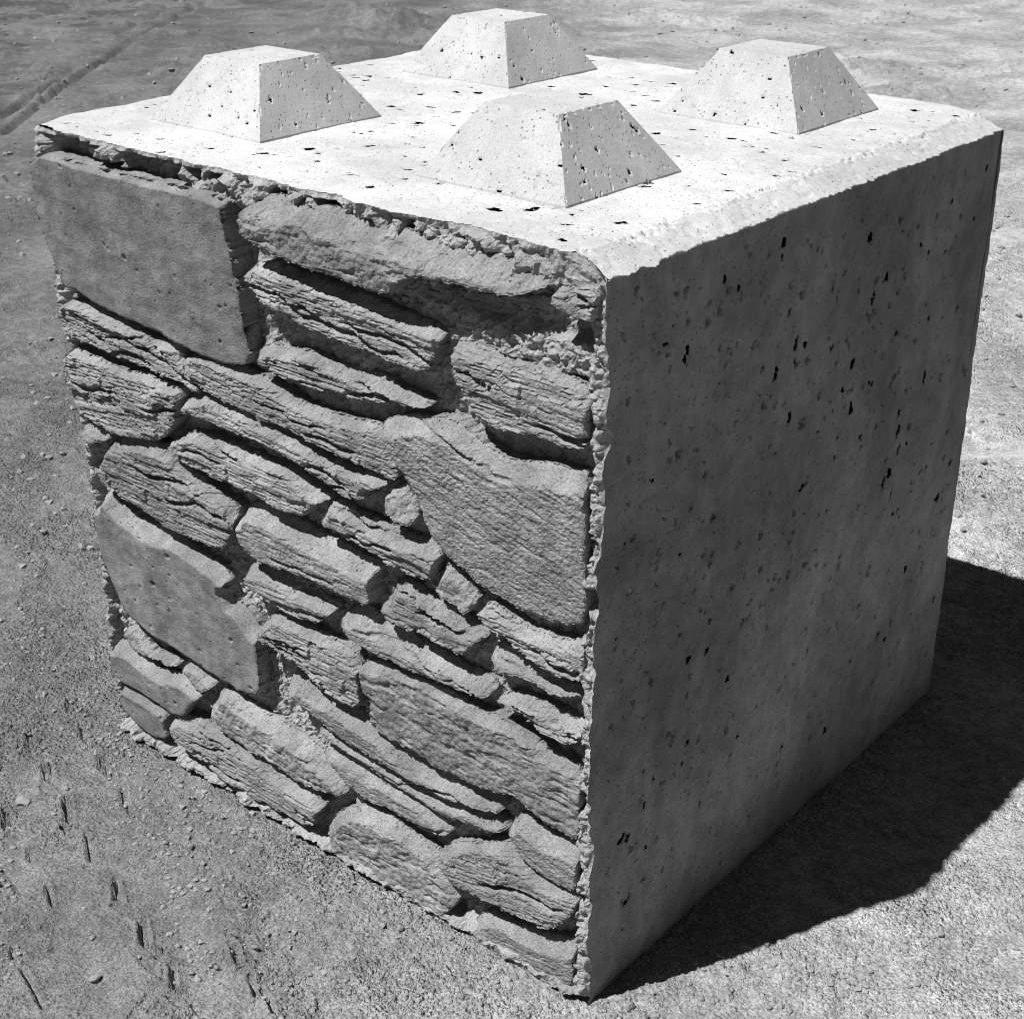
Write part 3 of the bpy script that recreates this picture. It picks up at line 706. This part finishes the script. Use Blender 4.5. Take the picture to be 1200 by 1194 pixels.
def build_stone(idx, style, fy, lw, ld, flat):
    P = np.array(flat).reshape(-1, 2)
    P[:, 0] = np.minimum(P[:, 0], -.021 if len(P) > 8 else -.012)          # the rim of flash keeps the right edge clear
    P = P[np.hypot(*(P - np.roll(P, 1, 0)).T) > .001]
    P = chaikin(P, 1)
    if np.sum(P[:, 0] * np.roll(P[:, 1], -1) - np.roll(P[:, 0], -1) * P[:, 1]) < 0:
        P = P[::-1]                                   # anticlockwise
    st = .0021
    lo = P.min(0) - 4 * st - .004; hi = P.max(0) + 4 * st + .004
    U, V = np.meshgrid(np.arange(lo[0], hi[0], st), np.arange(lo[1], hi[1], st), indexing='ij')
    rough = {'flat': .5, 'slate': .9, 'layer': 1.2, 'coarse': 1.2, 'rubble': 1.3}[style]
    sd = 1000 + idx * 37
    wu = U + rough * (.0022 * fbm(U * 26, V * 26, sd, 4) + .0012 * fbm(U * 160, V * 160, sd + 5, 2))
    wv = V + rough * (.0020 * fbm(U * 26, V * 26, sd + 9, 4) + .0012 * fbm(U * 160, V * 160, sd + 14, 2))
    A = P; B = np.roll(P, -1, 0)
    dist = np.full(U.shape, 9.0); dtop = np.full(U.shape, 9.0); inside = np.zeros(U.shape, bool)
    for a, b in zip(A, B):
        e = b - a; L2 = e @ e
        if L2 < 1e-12: continue
        t = np.clip(((wu - a[0]) * e[0] + (wv - a[1]) * e[1]) / L2, 0, 1)
        dd = np.hypot(wu - a[0] - t * e[0], wv - a[1] - t * e[1])
        dist = np.minimum(dist, dd)
        nup = -e[0] / math.sqrt(L2)                   # outward normal's upward part
        if nup > .45:
            dtop = np.minimum(dtop, dd + .004 * (1 - nup))
        c = ((a[1] > wv) != (b[1] > wv)) & (wu < (b[0] - a[0]) * (wv - a[1]) / (b[1] - a[1] + 1e-15) + a[0])
        inside ^= c
    S = np.where(inside, dist, -dist)
    # axes of the stone: along and across its bedding
    c0 = P.mean(0); cov = np.cov((P - c0).T); ev, evec = np.linalg.eigh(cov)
    ax = evec[:, 1] if evec[0, 1] > 0 else -evec[:, 1]
    if ev[1] < 2.2 * ev[0] or style == 'slate' and ev[1] < 4 * ev[0]:
        ax = np.array([.97, -.24])
    l = (U - c0[0]) * ax[0] + (V - c0[1]) * ax[1]
    w = -(U - c0[0]) * ax[1] + (V - c0[1]) * ax[0]
    # front surface: y = fy + recess (positive goes into the wall)
    tilt = {'flat': -.08, 'slate': -.07, 'layer': -.01, 'coarse': -.05, 'rubble': .05}[style]
    rec = tilt * (V - c0[1]) + .0022 * fbm(U * 8, V * 8, sd + 20, 3)
    if idx == 0:                                       # a shallow upright step divides the upper slab
        rec = rec - .0035 * smooth(-.002, .002, U + .757 + .004 * fbm(V * 12, V * 0, 77, 3))
    if style == 'flat':
        rec = rec + .0006 * fbm(U * 60, V * 60, sd + 22, 3) + .0012 * fbm(U * 25, V * 25, sd + 25, 2)
        for _ in range(int(len(P) * .8)):
            q = lo + (hi - lo) * rs.rand(2); a = .0018 + .003 * rs.rand() ** 3
            ee = np.hypot(wu - q[0], wv - q[1]) / a
            rec = rec + .006 * smooth(1.1, .5, ee)
    if style in ('layer', 'slate'):
        rq = np.random.RandomState(sd)
        lay = style == 'layer'
        amp = rq.uniform(.6, 1.15) if lay else .09
        per = rq.uniform(.009, .018) if lay else .013
        ph = w / per + 1.0 * fbm(l * 3.2, w * 12, sd + 30, 3) + .25 * fbm(l * 45, w * 60, sd + 33, 2)
        fr = ph - np.floor(ph)
        rid = np.floor(ph)
        on = .12 + .88 * smooth(-.15, .35, fbm(l * 9, rid * 3.7, sd + 40, 2))
        step = (_h(rid, np.floor(l * 6 + 2.0 * perlin(l * 8, rid * 5.3, sd + 43) + rid * .37), sd) & 255) / 255.0
        # each bed overhangs the one below: a deep thin joint at its foot, then bulging out and falling back
        rec = rec + amp * on * (.0060 * smooth(.20, .02, fr) + .0016 * fr) + amp * .0075 * (step - .5)
        ph2 = w / .0050 + .6 * fbm(l * 4, w * 25, sd + 50, 3)
        f2 = ph2 - np.floor(ph2)
        on2 = smooth(-.15, .3, fbm(l * 7, w * 60, sd + 55, 2))
        rec = rec + (amp if lay else .12) * .0036 * on2 * smooth(.4, .0, f2)
        rec = rec + (.0010 if lay else .0004) * fbm(l * 18, w * 240, sd + 60, 2) + .0008 * fbm(U * 200, V * 200, sd + 65, 2)
        # a few open splits along the bedding
        lr = l.max() - l.min(); wr = P @ np.array([-ax[1], ax[0]]); wr = wr - c0 @ np.array([-ax[1], ax[0]])
        for _ in range(rq.randint(2, 5) if lay else rq.randint(0, 3)):
            wc = rq.uniform(wr.min() * .8, wr.max() * .5); lc = rq.uniform(-.35, .35) * lr; ln = rq.uniform(.1, .28) * lr
            th = rq.uniform(.0014, .0038)
            dw = (w - wc + .012 * fbm(l * 10, l * 0 + wc * 90, sd + 66, 3) + .0015 * fbm(l * 90, w * 90, sd + 67, 2)) / th
            rec = rec + (.010 if lay else .006) * np.exp(-dw ** 4) * smooth(1.0, .6, np.abs(l - lc) / ln)
        if not lay:
            rec = rec + .0010 * fbm(l * 35, w * 90, sd + 68, 3) + .0012 * smooth(.25, .6, fbm(l * 30, w * 130, sd + 69, 2))
    if style == 'coarse':
        rec = rec + .0022 * fbm(U * 34, V * 34, sd + 70, 4) + .0024 * (cell(U * 120, V * 120, idx) - .5) + .003 * smooth(.1, .5, fbm(l * 14, w * 55, sd + 74, 3))
    if style == 'rubble':
        rec = rec + .003 * fbm(U * 45, V * 45, sd + 80, 3) + .0015 * (cell(U * 130, V * 130, idx) - .5)
    # sloping upper ledge and slightly broken sides
    lwv = lw * (.72 if style == 'layer' else .92) * (1 + .5 * fbm(l * 9, w * 2, sd + 90, 3)) + .0005
    k = np.clip(1 - dtop / np.maximum(lwv, .001), 0, 1)
    ledge = 1.15 * ld * k
    fade = 1 - .65 * smooth(.0, .5, k)
    rec = fy + (rec * fade) + ledge + .0008 * k * fbm(U * 150, V * 150, sd + 93, 2)
    rec = rec + .0025 * np.clip(1 - dist / .003, 0, 1) ** 2
    # keep grid points inside, pull the ring just outside onto the outline
    ins = S > 0
    pad = np.pad(ins, 1)
    nb = np.zeros_like(ins)
    for di in (0, 1, 2):
        for dj in (0, 1, 2):
            nb |= pad[di:di + ins.shape[0], dj:dj + ins.shape[1]]
    rim = nb & ~ins
    gu, gv = np.gradient(S, st)
    g2 = np.maximum(gu * gu + gv * gv, .25)
    su = np.clip(-S * gu / g2, -1.3 * st, 1.3 * st); sv = np.clip(-S * gv / g2, -1.3 * st, 1.3 * st)
    XU = np.where(rim, U + su, U); XV = np.where(rim, V + sv, V)
    use = ins | rim
    idm = -np.ones(U.shape, int)
    q = grid_faces(*U.shape)
    q = q[use.ravel()[q].all(1)]
    used = np.unique(q)
    remap = -np.ones(U.size, int); remap[used] = np.arange(len(used))
    q = remap[q]
    V3 = np.stack([XU.ravel()[used], rec.ravel()[used], XV.ravel()[used]], 1)
    # outline edges -> walls running back into the mortar
    ed = np.concatenate([q[:, [0, 1]], q[:, [1, 2]], q[:, [2, 3]], q[:, [3, 0]]])
    key = np.sort(ed, 1); kk = key[:, 0].astype(np.int64) * (len(V3) + 1) + key[:, 1]
    un, first, cnt = np.unique(kk, return_index=True, return_counts=True)
    be = ed[first[cnt == 1]]
    bv = np.unique(be); mp = -np.ones(len(V3), int)
    F = [q]; prev = None; allV = [V3]; base = len(V3)
    gru = gu.ravel()[used][bv]; grv = gv.ravel()[used][bv]
    gl = np.maximum(np.hypot(gru, grv), .2)
    for s, yy in enumerate((.33, .66, 1.0)):
        nv = V3[bv].copy()
        y1 = .052
        nv[:, 1] = nv[:, 1] * (1 - yy) + y1 * yy
        jit = .0022 * fbm(nv[:, 0] * 90 + yy * 5, nv[:, 2] * 90 + yy * 31, sd + 95, 2) + .0025 * yy
        nv[:, 0] += gru / gl * jit; nv[:, 2] += grv / gl * jit
        cur = -np.ones(len(V3), int); cur[bv] = base + np.arange(len(bv))
        a0 = be[:, 0] if prev is None else prev[be[:, 0]]
        a1 = be[:, 1] if prev is None else prev[be[:, 1]]
        F.append(np.stack([a1, a0, cur[be[:, 0]], cur[be[:, 1]]], 1))
        allV.append(nv); base += len(bv); prev = cur
    o = (float(c0[0]), fy, float(c0[1]))
    return make_obj('stone', np.concatenate(allV), F, M_STONE, block, o, shade=(style == 'flat'))
for i, s in enumerate(STONES):
    build_stone(i, *s)

# ------------------------------------------------------------------ loose pebbles and grit
def pebble_mesh(r, seed, sub=2, squash=.6):
    import bmesh
    bm = bmesh.new()
    bmesh.ops.create_icosphere(bm, subdivisions=sub, radius=1)
    rr = np.random.RandomState(seed)
    k = rr.randn(3, 3)
    for v in bm.verts:
        c = v.co
        f = 1 + .18 * math.sin(2.3 * c.x * k[0, 0] + 3 * c.y * k[0, 1] + seed) + .13 * math.sin(4 * c.z * k[1, 0] + 3 * c.x * k[1, 1]) + .06 * rr.randn()
        v.co = Vector((c.x * r[0] * f, c.y * r[1] * f, c.z * r[2] * f))
    bm.normal_update()
    V = np.array([v.co[:] for v in bm.verts]); F = np.array([[v.index for v in f.verts] for f in bm.faces])
    bm.free()
    return V, F

def gz(x, y):
    return float(ground_height(np.array([x]), np.array([y]))[0])

for (x, y, r, lab, sd) in (
        (-.935, -.223, (.016, .010, .006), 'thin flat flake of dried dirt at the left edge, beside the tread marks', 3),
        (-.532, -.382, (.007, .009, .005), 'small oval pebble low on the left, between the two rows of tread marks', 4),
        (.037, .008, (.006, .0055, .005), 'round pale pebble just in front of the near foot of the block', 5),
        (.046, .030, (.0055, .007, .006), 'upright pale clod on the shadow edge, beside the near foot of the block', 6),
        (.080, .040, (.009, .0065, .004), 'flat pale pebble right of the near foot, at the bottom edge of the picture', 7),
        (-.904, -.163, (.004, .005, .003), 'tiny white pebble above the upper row of tread marks, left', 8)):
    V, F = pebble_mesh(r, sd)
    ob = make_obj('pebble', V, F, M_PEB, None, (0, 0, 0), shade=False)
    ob.location = (x, y, gz(x, y) + r[2] * .45)
    tag(ob, lab, 'pebble')

def build_grit():
    n = 14000
    rr = np.random.RandomState(5)
    base = [pebble_mesh((1, 1, .7), 50 + k, 1) for k in range(6)]
    # spread by distance so that near and far ground both carry some
    r = 1.25 * np.exp(rr.rand(n) * math.log(13 / 1.25)); a = math.atan2(.691, -.576) + rr.uniform(-.6, .6, n)
    x = CAMX + r * np.cos(a); y = CAMY + r * np.sin(a)
    wx = x + .10 * fbm(x * 3, y * 3, 21, 2); wy = y + .10 * fbm(x * 3, y * 3, 25, 2)
    loose = fbm(wx * 2.1, wy * 2.6, 60, 3)
    keep = (rr.rand(n) < smooth(-.5, .3, loose) * .85 + .15) & ~((x > -1.03) & (x < .015) & (y > -.03) & (y < 1.01))
    x, y, r = x[keep], y[keep], r[keep]
    # ridges of loose crumbs thrown up beside the tread marks
    for (x0, y0, x1, y1, cnt, sp) in ((-1.02, -.02, -.40, -.29, 520, .020), (-.98, -.26, -.62, -.47, 260, .018), (-1.5, .10, -1.02, -.03, 260, .03), (.10, .10, .42, .50, 420, .035), (-.75, -.06, -.25, -.22, 420, .04)):
        q = rr.rand(cnt); o = rr.randn(cnt) * sp
        L = math.hypot(x1 - x0, y1 - y0)
        x = np.concatenate([x, x0 + (x1 - x0) * q - (y1 - y0) / L * o]); y = np.concatenate([y, y0 + (y1 - y0) * q + (x1 - x0) / L * o])
        r = np.concatenate([r, np.full(cnt, 1.8)])
    # crumbs gathered along the foot of the block
    m = 900
    q = rr.rand(m); off = np.abs(rr.randn(m)) * .02 + .004
    bx = np.where(np.arange(m) < 420, off, -1 + q); by = np.where(np.arange(m) < 420, q * .97, -.018 - off)
    x = np.concatenate([x, bx]); y = np.concatenate([y, by]); r = np.concatenate([r, np.full(m, 1.8)])
    n = len(x)
    s = (.0012 + .0040 * rr.rand(n) ** 4) * np.clip(r / 1.8, .8, 3.0)
    z = ground_height(x, y)
    VV = []; FF = []; off = 0
    for k in range(n):
        V, F = base[k % 6]
        c, sn = math.cos(k * 2.4), math.sin(k * 2.4)
        R = np.array([[c, -sn, 0], [sn, c, 0], [0, 0, 1]])
        VV.append((V * s[k]) @ R.T + np.array([x[k], y[k], z[k] + .25 * s[k]])); FF.append(F + off); off += len(V)
    ob = make_obj('gravel', np.concatenate(VV), np.concatenate(FF), M_PEB, None, (0, 0, 0), shade=False)
    tag(ob, 'loose pale grit and small stones scattered over the dirt', 'gravel', kind='stuff')
build_grit()
